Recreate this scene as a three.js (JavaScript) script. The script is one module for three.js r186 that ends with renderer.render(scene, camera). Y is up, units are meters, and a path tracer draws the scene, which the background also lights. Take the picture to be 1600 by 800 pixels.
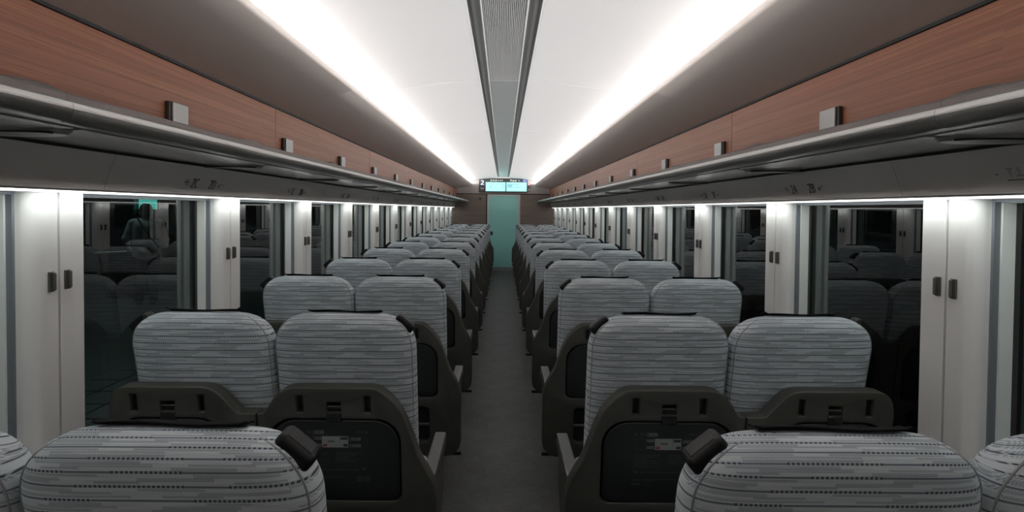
import * as THREE from 'three';
import { mergeGeometries, toCreasedNormals } from 'three/addons/utils/BufferGeometryUtils.js';
import { RoundedBoxGeometry } from 'three/addons/geometries/RoundedBoxGeometry.js';
import { TextGeometry } from 'three/addons/geometries/TextGeometry.js';
import { FontLoader } from 'three/addons/loaders/FontLoader.js';
import { MarchingCubes } from 'three/addons/objects/MarchingCubes.js';
import { RectAreaLightUniformsLib } from 'three/addons/lights/RectAreaLightUniformsLib.js';

// ------------------------------------------------------------------ camera, night sky, lights, exposure
const scene = new THREE.Scene();
scene.background = new THREE.Color().setRGB(0.0012, 0.0017, 0.0017);
const renderer = new THREE.WebGLRenderer({ antialias: true });
renderer.toneMapping = THREE.LinearToneMapping;
renderer.toneMappingExposure = 1.0;
renderer.shadowMap.enabled = true;
RectAreaLightUniformsLib.init();
const W = 1600, H = 800, F = 840, EYE = 1.537;
const camera = new THREE.PerspectiveCamera(THREE.MathUtils.radToDeg(2 * Math.atan(H / 2 / F)), W / H, 0.02, 200);
const PITCH = 18 / F, ROLL = 0.008;
camera.position.set(0.0, EYE, 0);
camera.rotation.set(-PITCH, 0, ROLL, 'YXZ');
camera.setViewOffset(W, H, 14, 55, W, H);
const COVE = 82, WINLED = 17, PLATFORM_LAMP = 22, DISPLAY = 1.15;
const Z0 = 0.75, DEND = 13.34, LEN = Z0 + DEND, ZMID = (Z0 - DEND) / 2;   // the car from z = Z0 (behind the camera) to -DEND

function areaLight(name, color, intensity, w, h, pos, target) {
  const l = new THREE.RectAreaLight(color, intensity, w, h);
  l.name = name; l.position.set(...pos); l.lookAt(...target); scene.add(l); return l;
}
const warmWhite = new THREE.Color().setRGB(1, 0.995, 0.98), coolWhite = new THREE.Color().setRGB(0.94, 1.0, 0.975);
for (const s of [-1, 1]) {
  areaLight('cove_area_light', warmWhite, COVE, LEN - 0.3, 0.05, [s * 0.934, 2.178, ZMID], [s * 0.734, 2.19, ZMID]);
  areaLight('window_area_light', coolWhite, WINLED, LEN - 0.4, 0.02, [s * 1.222, 1.5715, ZMID], [s * 1.2345, 1.5215, ZMID]);
}

// ------------------------------------------------------------------ helpers
function rng(seed) { let a = seed >>> 0; return () => { a = (a + 0x6D2B79F5) | 0; let t = Math.imul(a ^ (a >>> 15), 1 | a); t = (t + Math.imul(t ^ (t >>> 7), 61 | t)) ^ t; return ((t ^ (t >>> 14)) >>> 0) / 4294967296; }; }
const taken = {};
function numbered(name) { const n = taken[name] = (taken[name] ?? -1) + 1; return n ? name + '_' + String(n).padStart(3, '0') : name; }
function thing(name, label, category, pos = [0, 0, 0], group) {
  const o = new THREE.Group(); o.name = numbered(name); o.position.set(...pos); o.userData = { label, category };
  if (group) o.userData.group = group;
  scene.add(o); return o;
}
function structure(name, label, pos = [0, 0, 0]) {
  const o = new THREE.Group(); o.name = numbered(name); o.position.set(...pos); o.userData = { label, category: name.split('_')[0], kind: 'structure' };
  scene.add(o); return o;
}
function part(name, geo, mat, parent, pos) {
  const m = new THREE.Mesh(geo, mat); m.name = numbered2(name, parent); m.castShadow = m.receiveShadow = true;
  if (pos) m.position.set(...pos);
  parent.add(m); return m;
}
function numbered2(name, parent) {
  const c = parent.__count ?? (Object.defineProperty(parent, '__count', { value: {}, enumerable: false }), parent.__count);
  const n = c[name] = (c[name] ?? -1) + 1; return n ? name + '_' + String(n).padStart(3, '0') : name;
}
function std(rgb, roughness = 0.6, extra = {}) { const m = new THREE.MeshPhysicalMaterial({ roughness, ...extra }); m.color.setRGB(...rgb); return m; }
const box = (w, h, d, x = 0, y = 0, z = 0) => new THREE.BoxGeometry(w, h, d).translate(x, y, z);
const rbox = (w, h, d, r, x = 0, y = 0, z = 0, seg = 3) => new RoundedBoxGeometry(w, h, d, seg, r).translate(x, y, z);
const span = (x0, x1, y0, y1, z0, z1) => box(Math.abs(x1 - x0), Math.abs(y1 - y0), Math.abs(z1 - z0), (x0 + x1) / 2, (y0 + y1) / 2, (z0 + z1) / 2);
const merge = (list) => mergeGeometries(list.map((g) => { const h = g.index ? g.toNonIndexed() : g; for (const k of Object.keys(h.attributes)) if (!['position', 'normal', 'uv'].includes(k)) h.deleteAttribute(k); return h; }));
function shapeOf(pts) { const s = new THREE.Shape(); pts.forEach(([x, y], i) => (i ? s.lineTo(x, y) : s.moveTo(x, y))); s.closePath(); return s; }
// a profile in x,y drawn along z from zA to zB
function prism(pts, zA, zB, crease = 0.6) {
  const g = new THREE.ExtrudeGeometry(shapeOf(pts), { depth: Math.abs(zB - zA), bevelEnabled: false });
  g.translate(0, 0, Math.min(zA, zB)); return toCreasedNormals(g, crease);
}
// a plan in x,z drawn upwards from y0 to y1
function upright(pts, y0, y1, crease = 0.5) {
  const g = new THREE.ExtrudeGeometry(shapeOf(pts.map(([x, z]) => [x, -z])), { depth: y1 - y0, bevelEnabled: false });
  g.rotateX(-Math.PI / 2); g.translate(0, y0, 0); return toCreasedNormals(g, crease);
}
function setUV(g, f) {
  const p = g.attributes.position, n = g.attributes.normal, uv = new Float32Array(p.count * 2);
  for (let i = 0; i < p.count; i++) { const [u, v] = f(p.getX(i), p.getY(i), p.getZ(i), n.getX(i), n.getY(i), n.getZ(i)); uv[2 * i] = u; uv[2 * i + 1] = v; }
  g.setAttribute('uv', new THREE.BufferAttribute(uv, 2)); return g;
}
function canvasTexture(w, h, draw, repeat = true) {
  const c = document.createElement('canvas'); c.width = w; c.height = h; draw(c.getContext('2d'), w, h);
  const t = new THREE.CanvasTexture(c); t.colorSpace = THREE.SRGBColorSpace; t.magFilter = THREE.LinearFilter;
  t.wrapS = t.wrapT = repeat ? THREE.RepeatWrapping : THREE.ClampToEdgeWrapping; return t;
}
function noiseTexture(size, seed, lo, hi, srgb = false, stretch = 1) {    // layered value noise, tiling
  const r = rng(seed), data = new Uint8Array(size * size * 4), layers = [];
  for (const n of [8, 32, 128, 256]) layers.push([n, Float32Array.from({ length: n * n }, r)]);
  for (let y = 0; y < size; y++) for (let x = 0; x < size; x++) {
    let v = 0, wsum = 0;
    layers.forEach(([n, a], k) => {
      const fx = x / size * n, fy = ((y / size * n * stretch) % n), x0 = Math.floor(fx) % n, y0 = Math.floor(fy) % n, x1 = (x0 + 1) % n, y1 = (y0 + 1) % n, tx = fx % 1, ty = fy % 1, wgt = [0.3, 0.25, 0.25, 0.35][k];
      v += wgt * ((a[y0 * n + x0] * (1 - tx) + a[y0 * n + x1] * tx) * (1 - ty) + (a[y1 * n + x0] * (1 - tx) + a[y1 * n + x1] * tx) * ty); wsum += wgt;
    });
    const c = 255 * (lo + (hi - lo) * v / wsum), i = 4 * (y * size + x);
    data[i] = data[i + 1] = data[i + 2] = c; data[i + 3] = 255;
  }
  const t = new THREE.DataTexture(data, size, size); t.wrapS = t.wrapT = THREE.RepeatWrapping; t.magFilter = THREE.LinearFilter; t.colorSpace = srgb ? THREE.SRGBColorSpace : THREE.NoColorSpace; t.needsUpdate = true; return t;
}

// ------------------------------------------------------------------ materials
const woodMap = canvasTexture(2048, 512, (c, w, h) => {
  const r = rng(7); c.fillStyle = 'rgb(164,116,92)'; c.fillRect(0, 0, w, h);
  for (let k = 0; k < 60; k++) {             // broad figure
    const y = r() * h, t = 6 + r() * 34, up = (r() - 0.5) * 60; c.strokeStyle = r() < 0.5 ? `rgba(133,84,62,${0.1 + 0.2 * r()})` : `rgba(196,148,120,${0.08 + 0.18 * r()})`; c.lineWidth = t;
    c.beginPath(); c.moveTo(-20, y); c.bezierCurveTo(w * 0.3, y + up, w * 0.6, y - up, w + 20, y + up * 0.5); c.stroke();
  }
  for (let k = 0; k < 700; k++) {            // fine grain lines
    const y = r() * h, x = r() * w * 1.2 - w * 0.2, l = 150 + r() * 900, up = (r() - 0.5) * 26; c.strokeStyle = `rgba(${r() < 0.65 ? '104,62,44' : '206,160,130'},${0.1 + 0.22 * r()})`; c.lineWidth = 0.7 + r() * 1.6;
    c.beginPath(); c.moveTo(x, y); c.bezierCurveTo(x + l * 0.3, y + up, x + l * 0.6, y - up * 0.6, x + l, y + up * 0.4); c.stroke();
  }
});
const fabricMap = canvasTexture(1024, 1024, (c, w, h) => {
  const r = rng(21); c.fillStyle = 'rgb(206,210,212)'; c.fillRect(0, 0, w, h);
  const period = h / 21;
  for (let y = 0; y < h; y += 2) {           // thread runs
    let x = -r() * 200;
    while (x < w) { const l = 40 + r() * 260, g = r(), v = g < 0.4 ? 0 : g < 0.72 ? -17 : 13; c.fillStyle = `rgba(${204 + v + r() * 10 | 0},${209 + v + r() * 8 | 0},${213 + v + r() * 8 | 0},0.85)`; c.fillRect(x, y, l, r() < 0.7 ? 1 : 2); x += l; }
  }
  for (let k = 0; k < 21; k++) {
    const y0 = k * period;
    for (let row = 0; row < 3; row++) {      // patches of small checks between the stripes
      let x = r() * 240;
      while (x < w) {
        const l = 120 + r() * 260, ys = y0 + 12 + row * 12;
        for (let j = 0; j < (r() < 0.5 ? 2 : 3); j++) for (let q = 0; q < l; q += 7) { c.fillStyle = 'rgba(100,104,112,0.72)'; c.fillRect(x + q + (j % 2) * 3.5, ys + j * 4.2, 3.6, 3.4); }
        x += l + 90 + r() * 260;
      }
    }
    let x = -r() * 100, dash = r() < 0.5;
    while (x < w) {                          // the dark stripe, plain and dashed by turns
      const l = 110 + r() * 330;
      c.fillStyle = 'rgb(116,120,130)';
      if (dash) { c.fillStyle = 'rgb(172,176,182)'; c.fillRect(x, y0, l, 8); c.fillStyle = 'rgb(82,85,94)'; for (let q = 0; q < l; q += 15) c.fillRect(x + q, y0 - 0.5, 9, 9); } else c.fillRect(x, y0 + 1, l, 7);
      x += l; dash = !dash;
    }
  }
  for (let i = 0; i < 1024; i += 3) { c.fillStyle = 'rgba(60,64,72,0.07)'; c.fillRect(i, 0, 1, h); }
});
const weave = noiseTexture(256, 5, 0.2, 1), speck = noiseTexture(512, 11, 0.55, 1.25 / 1.25, true);
const floorTex = speck.clone(); floorTex.repeat.set(1.6, 1.6); floorTex.needsUpdate = true;
const M = {
  ceiling: std([0.80, 0.79, 0.795], 0.75), soffit: std([0.56, 0.5, 0.465], 0.6), lip: std([0.5, 0.49, 0.48], 0.45),
  wood: std([0.52, 0.395, 0.305], 0.5, { map: woodMap, specularIntensity: 0.6 }), blackGap: std([0.008, 0.008, 0.008], 0.8),
  fascia: std([0.72, 0.69, 0.665], 0.5), ink: std([0.07, 0.07, 0.075], 0.7), inkPale: std([0.28, 0.27, 0.26], 0.7),
  pillar: std([0.62, 0.615, 0.6], 0.42, { clearcoat: 0.12, clearcoatRoughness: 0.4 }), frame: std([0.74, 0.77, 0.74], 0.4), gasket: std([0.16, 0.18, 0.2], 0.5), border: std([0.012, 0.013, 0.013], 0.35),
  lowerWall: std([0.3, 0.3, 0.29], 0.6), body: std([0.25, 0.25, 0.25], 0.7), head: std([0.2, 0.195, 0.185], 0.55),
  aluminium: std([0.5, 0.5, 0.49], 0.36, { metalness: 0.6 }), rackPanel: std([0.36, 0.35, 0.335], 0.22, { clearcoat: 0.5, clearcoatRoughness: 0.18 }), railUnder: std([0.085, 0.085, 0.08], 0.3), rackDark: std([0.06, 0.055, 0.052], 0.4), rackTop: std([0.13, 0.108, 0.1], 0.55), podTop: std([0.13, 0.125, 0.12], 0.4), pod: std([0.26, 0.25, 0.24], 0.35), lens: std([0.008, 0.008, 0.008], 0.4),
  silver: std([0.24, 0.236, 0.23], 0.42, { metalness: 0.3 }), hookSide: std([0.035, 0.03, 0.028], 0.5), handle: std([0.055, 0.052, 0.05], 0.4), handleFace: std([0.1, 0.095, 0.09], 0.35, { metalness: 0.4 }),
  grille: std([0.42, 0.42, 0.42], 0.4), channel: std([0.12, 0.12, 0.12], 0.5), whiteTrim: std([0.85, 0.85, 0.85], 0.35), stripPanel: std([0.33, 0.34, 0.345], 0.32),
  endPanel: std([0.26, 0.215, 0.19], 0.55), header: std([0.3, 0.275, 0.26], 0.55), doorGlass: std([0.3, 0.66, 0.62], 0.35, { clearcoat: 0.4, clearcoatRoughness: 0.2 }), doorLine: std([0.25, 0.56, 0.525], 0.35), doorFrame: std([0.55, 0.55, 0.54], 0.35), doorKick: std([0.3, 0.31, 0.31], 0.35, { metalness: 0.4 }),
  floor: std([0.12, 0.12, 0.117], 0.62, { map: floorTex }), floorEdge: std([0.05, 0.05, 0.05], 0.6),
  fabric: std([0.83, 0.875, 0.885], 0.95, { map: fabricMap, bumpMap: weave, bumpScale: 0.0006, sheen: 0.8, sheenRoughness: 0.6 }), piping: std([0.26, 0.27, 0.27], 0.9), hem: std([0.005, 0.005, 0.0055], 0.95, { specularIntensity: 0.3 }),
  shell: std([0.052, 0.051, 0.043], 0.48), shellDark: std([0.009, 0.009, 0.009], 0.55), latch: std([0.011, 0.011, 0.011], 0.35), grip: std([0.007, 0.007, 0.0072], 0.5, { specularIntensity: 0.45 }), gripPad: std([0.013, 0.013, 0.0135], 0.55, { specularIntensity: 0.6 }), armPad: std([0.1, 0.1, 0.1], 0.5), pedestal: std([0.02, 0.02, 0.02], 0.55),
};
weave.repeat.set(12, 12);
const glass = new THREE.MeshPhysicalMaterial({ transmission: 1, thickness: 0, roughness: 0.0, ior: 2.0 }); glass.color.setRGB(0.42, 0.5, 0.49);
const glow = (rgb, k) => { const m = new THREE.MeshStandardMaterial({ roughness: 0.5 }); m.color.setRGB(0.6, 0.6, 0.6); m.emissive.setRGB(...rgb); m.emissiveIntensity = k; return m; };
const font = await new FontLoader().loadAsync('fonts/droid/droid_sans_regular.typeface.json');

const P = 0.96, ROWS = 13, rowD = (n) => 0.814 + P * (n - 1) + (n === 1 ? 0.024 : 0);
const pillarFar = (k) => 1.616 + P * k;             // far edge of pillar k
const ordinal = ['zeroth', 'first', 'second', 'third', 'fourth', 'fifth', 'sixth', 'seventh', 'eighth', 'ninth', 'tenth', 'eleventh', 'twelfth', 'thirteenth', 'fourteenth'];
const sideWord = (s) => (s < 0 ? 'left' : 'right');

// ------------------------------------------------------------------ floor
const floor = structure('floor', 'dark grey speckled floor running along the aisle to the door');
part('aisle_floor', setUV(span(-1.42, 1.42, -0.06, 0, Z0, -DEND), (x, y, z) => [x, z]), M.floor, floor);

// ------------------------------------------------------------------ ceiling
const ceiling = structure('ceiling', 'white arched ceiling of smooth panels with a long grey centre strip');
const arch = (x) => 2.325 - 0.112 * (Math.min(Math.abs(x), 0.85) / 0.85) ** 2;
{
  const cuts = [Z0, -1.25, -3.3, -5.35, -7.4, -9.45, -11.5, -DEND];
  for (const s of [-1, 1]) for (let i = 0; i + 1 < cuts.length; i++) {
    const pts = [], n = 18; for (let k = 0; k <= n; k++) { const x = 0.15 + (0.97 - 0.15) * k / n; pts.push([s * x, arch(x)]); }
    for (let k = n; k >= 0; k--) { const x = 0.15 + (0.97 - 0.15) * k / n; pts.push([s * x, arch(x) + 0.02]); }
    part('ceiling_panel', prism(pts, cuts[i] - (i ? 0.0025 : 0), cuts[i + 1] + (i + 2 < cuts.length ? 0.0025 : 0)), M.ceiling, ceiling);
  }
  part('roof_slab', span(-1.45, 1.45, 2.36, 2.42, Z0 + 0.06, -DEND - 0.06), M.body, ceiling);
  // centre strip: fluted grille near the camera, smooth glossy panels beyond, dark channels and white trims at both sides
  const y = 2.322;
  for (const s of [-1, 1]) {
    part('strip_channel', prism([[s * 0.092, y + 0.002], [s * 0.148, y + 0.002], [s * 0.148, y + 0.03], [s * 0.092, y + 0.03]], Z0, -DEND + 0.12), M.channel, ceiling);
    part('strip_trim', span(s * 0.145, s * 0.152, y - 0.001, y + 0.02, Z0, -DEND + 0.12), M.whiteTrim, ceiling);
    part('strip_trim', span(s * 0.088, s * 0.0935, y - 0.0008, y + 0.02, Z0, -DEND + 0.12), M.whiteTrim, ceiling);
  }
  const gcuts = [Z0, -1.25, -3.3];
  for (let i = 0; i < 2; i++) {
    const pts = [], n = 24; for (let k = 0; k < n; k++) { const x = -0.088 + 0.176 * k / n, d = 0.176 / n; pts.push([x, y + 0.003], [x + d * 0.3, y + 0.003], [x + d * 0.5, y], [x + d * 0.8, y]); }
    pts.push([0.088, y + 0.003], [0.088, y + 0.02], [-0.088, y + 0.02]);
    part('grille_panel', prism(pts, gcuts[i] - 0.002, gcuts[i + 1] + 0.002, 0.2), M.grille, ceiling);
  }
  const scuts = [-3.3, -5.35, -7.4, -9.45, -11.5, -DEND + 0.12];
  for (let i = 0; i < 5; i++) part('strip_panel', span(-0.088, 0.088, y, y + 0.02, scuts[i] - 0.002, scuts[i + 1] + 0.002), M.stripPanel, ceiling);
  part('strip_end', span(-0.152, 0.152, y - 0.008, y + 0.03, -DEND + 0.12, -DEND + 0.1), M.whiteTrim, ceiling);
}

// ------------------------------------------------------------------ side walls: soffit, wood panels, number fascia, pillars, windows
const LIPX = 0.762, WOODX = 1.155;
let windowNo = 0;
function sideWall(s) {
  const wall = structure('wall_' + sideWord(s), `${sideWord(s)} side wall with wood panels above and pale window pillars below`);
  const at = (pts) => pts.map(([a, y]) => [s * a, y]);
  // soffit with its rounded cove lip and the light trough behind it
  const lipR = 0.022, lip = []; for (let k = 0; k <= 10; k++) { const t = Math.PI * (0.28 + k / 10 * 1.0); lip.push([LIPX + lipR + Math.cos(t) * lipR * 1.0, 2.146 + Math.sin(t) * lipR]); }
  lip.reverse();   // from below round to the top
  const scuts = [Z0, -2.73, -6.57, -10.41, -DEND];
  for (let i = 0; i + 1 < scuts.length; i++)
    part('soffit_panel', prism(at([[0.808, 2.134], ...[...lip].reverse(), [0.86, 2.103], [0.95, 2.083], [1.05, 2.063], [WOODX - 0.008, 2.046], [WOODX - 0.008, 2.07], [1.0, 2.12], [0.97, 2.134]]), scuts[i], scuts[i + 1], 0.9), M.soffit, wall);
  part('trough_back', span(s * 0.97, s * 1.0, 2.1, 2.3, Z0, -DEND), M.ceiling, wall);
  part('shadow_gap', span(s * (WOODX - 0.008), s * (WOODX + 0.04), 2.036, 2.056, Z0, -DEND), M.blackGap, wall);
  // wood panels, seams every two rows
  const wc = [Z0, -0.81]; for (let d = 2.73; d < DEND; d += 1.92) wc.push(-d); wc.push(-DEND);
  for (let i = 0; i + 1 < wc.length; i++) {
    const zA = wc[i] - (i ? 0.002 : 0), zB = wc[i + 1] + 0.002;
    part('wood_panel', setUV(span(s * WOODX, s * (WOODX + 0.02), 1.715, 2.04, zA, zB), (x, y, z) => [z / 2.2 + i * 0.37 + s * 0.2, (y - 1.69) / 0.55 + i * 0.13]), M.wood, wall);
  }
  part('wood_backing', span(s * (WOODX + 0.02), s * (WOODX + 0.05), 1.72, 2.075, Z0, -DEND), M.blackGap, wall);
  part('upper_body', span(s * 1.22, s * 1.45, 1.62, 2.36, Z0, -DEND), M.body, wall);
  // number fascia under the rack
  const fc = [Z0]; for (let d = 1.62; d < DEND; d += 1.92) fc.push(-d); fc.push(-DEND);
  const FT = [1.163, 1.692], FB = [1.203, 1.586];
  for (let i = 0; i + 1 < fc.length; i++) {
    const zA = fc[i] - 0.001, zB = fc[i + 1] + 0.001;
    const fp = part('fascia_panel', prism(at([FT, [1.166, 1.686], [1.182, 1.646], [1.196, 1.608], FB, [1.216, 1.583], [1.3, 1.583], [1.3, 1.692]]), zA, zB, 0.7), M.fascia, wall);
    for (let n = 2; n <= ROWS; n++) {
      const d = rowD(n) + 0.362; if (-d > fc[i] || -d <= fc[i + 1]) continue;
      const geos = [], put = (str, size, off, up) => { const g = new TextGeometry(str, { font, size, depth: 0.0006, curveSegments: 4, bevelEnabled: false }); g.computeBoundingBox(); const b = g.boundingBox; g.translate(-(b.min.x + b.max.x) / 2, -(b.min.y + b.max.y) / 2 + up, 0); g.scale(0.78, 1, 1); g.translate(off, 0, 0); geos.push(g); };
      const pair = s < 0 ? ['C', 'D'] : ['A', 'B'];
      put(n + pair[0], 0.037, -0.062, 0); put(n + pair[1], 0.037, 0.062, 0);
      const pale = [box(0.02, 0.004, 0.0005, -0.118, 0.01, 0), box(0.026, 0.006, 0.0005, -0.116, 0.001, 0), box(0.012, 0.004, 0.0005, -0.112, -0.008, 0), box(0.014, 0.012, 0.0005, 0.112, -0.004, 0), box(0.014, 0.004, 0.0005, 0.13, 0.004, 0), box(0.006, 0.004, 0.0005, s < 0 ? 0.146 : -0.146, 0, 0)];
      // in the fascia's plane: text x runs along -z on the left wall and +z on the right one
      const dir = new THREE.Vector3(s * (FB[0] - FT[0]), FB[1] - FT[1], 0).normalize(), X = new THREE.Vector3(0, 0, s), Y = dir.clone().negate(), N = new THREE.Vector3().crossVectors(X, Y);
      const place = new THREE.Matrix4().makeBasis(X, Y, N).setPosition(s * 1.1878 - s * 0.0008, 1.6275, -d);
      part('seat_number', merge(geos).applyMatrix4(place), M.ink, fp);
      part('seat_symbols', merge(pale).applyMatrix4(place), M.inkPale, fp);
    }
  }
  if (s > 0) { const bits = []; const r = rng(4); for (let k = 0; k < 2; k++) for (let q = 0; q < 4; q++) bits.push(box(0.003 + 0.012 * r(), 0.0022, 0.0005, k * 0.022 - 0.011, 0.012 - q * 0.006, 0)); bits.push(box(0.045, 0.003, 0.0005, 0, -0.016, 0), box(0.006, 0.004, 0.0005, -0.045, 0, 0)); const dir = new THREE.Vector3(FB[0] - FT[0], FB[1] - FT[1], 0).normalize(), X = new THREE.Vector3(0, 0, 1), Y = dir.clone().negate(); part('seat_symbols', merge(bits).applyMatrix4(new THREE.Matrix4().makeBasis(X, Y, new THREE.Vector3().crossVectors(X, Y)).setPosition(1.1868, 1.63, -1.25)), M.inkPale, wall); }
  part('window_head', prism(at([[1.262, 1.5735], [1.45, 1.5735], [1.45, 1.62], [1.3, 1.62], [1.3, 1.583], [1.262, 1.5835]]), Z0, -DEND), M.head, wall);
  part('lower_panel', span(s * 1.372, s * 1.45, -0.06, 0.7, Z0, -DEND), M.lowerWall, wall);
  part('sill_ledge', prism(at([[1.3, 0.66], [1.31, 0.69], [1.372, 0.7], [1.372, 0.64]]), Z0, -DEND), M.pillar, wall);
  // pillars: two panels each, the near one with a rounded edge, each with a pull handle
  for (let k = -1; k <= 12; k++) {
    const f = pillarFar(k), last = k === 12;
    const A = [[1.263, f], [1.26, f - 0.003], [1.26, f - 0.088], [1.274, f - 0.0905], [1.274, f - 0.092], [1.45, f - 0.092], [1.45, f]];
    const B = [[1.274, f - 0.092], [1.274, f - 0.0935], [1.26, f - 0.096], [1.26, f - 0.142]]; for (let q = 1; q <= 8; q++) { const t = q / 8 * Math.PI / 2; B.push([1.26 + 0.04 * (1 - Math.cos(t)), f - 0.142 - 0.042 * Math.sin(t)]); } B.push([1.45, f - 0.184], [1.45, f - 0.092]);
    for (const [pts, hd] of [[A, f - 0.066], [B, f - 0.121]]) {
      const pp = part('pillar_panel', upright(pts.map(([a, d]) => [s * a, -d]), 0.0, 1.58, 0.5), M.pillar, wall);
      const h = part('handle', rbox(0.006, 0.056, 0.02, 0.0025, s * 1.2575, 1.325, -hd, 2), M.handle, pp);
      part('handle_face', rbox(0.008, 0.05, 0.0085, 0.003, s * 1.2525, 1.325, -hd - 0.004, 2), M.handleFace, pp); void h; void last;
    }
  }
  part('end_filler', span(s * 1.26, s * 1.45, 0, 1.58, -pillarFar(12) - 0.001, -DEND), M.pillar, wall);
  part('rear_filler', span(s * 1.26, s * 1.45, 0, 1.58, -pillarFar(-1) + 0.185, Z0), M.pillar, wall);
  // windows
  for (let k = -1; k <= 11; k++) {
    const d0 = pillarFar(k), d1 = d0 + P - 0.184, y0 = 0.7, y1 = 1.574;
    const w = structure('window_' + (++windowNo), `${sideWord(s)} window beside row ${k + 2} with dark night glass in a pale frame`);
    const ring = (inset, thick, a0, a1) => {
      const o = inset, qt = inset + Math.min(thick, 0.01), sh = shapeOf([[d0 + o, y0 + o], [d1 - o, y0 + o], [d1 - o, y1 - o], [d0 + o, y1 - o]]), q = inset + thick;
      sh.holes.push(new THREE.Path([[d0 + q, y0 + q], [d0 + q, y1 - qt], [d1 - q, y1 - qt], [d1 - q, y0 + q]].map(([x, y]) => new THREE.Vector2(x, y))));
      const g = new THREE.ExtrudeGeometry(sh, { depth: a1 - a0, bevelEnabled: false });     // x = depth D, y = y, z = a
      g.applyMatrix4(new THREE.Matrix4().set(0, 0, s, s * a0, 0, 1, 0, 0, -1, 0, 0, 0, 0, 0, 0, 1));
      if (s < 0) flip(g);
      return toCreasedNormals(g, 0.2);
    };
    part('gasket', ring(0.0, 0.008, 1.302, 1.319), M.gasket, w);
    part('window_frame', ring(0.0, 0.014, 1.319, 1.354), M.frame, w);
    part('glass_border', ring(0.0, 0.03, 1.354, 1.3655), M.border, w);
    const g = new THREE.PlaneGeometry(d1 - d0 - 0.002, y1 - y0 - 0.002); g.rotateY(-s * Math.PI / 2); g.translate(s * 1.366, (y0 + y1) / 2, -(d0 + d1) / 2);
    part('pane', g, glass, w);
  }
}
function flip(g) { const p = g.attributes.position; for (let i = 0; i < p.count; i += 3) for (let c = 0; c < 3; c++) { const t = p.getComponent(i + 1, c); p.setComponent(i + 1, c, p.getComponent(i + 2, c)); p.setComponent(i + 2, c, t); } return g; }
sideWall(-1); sideWall(1);

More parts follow.
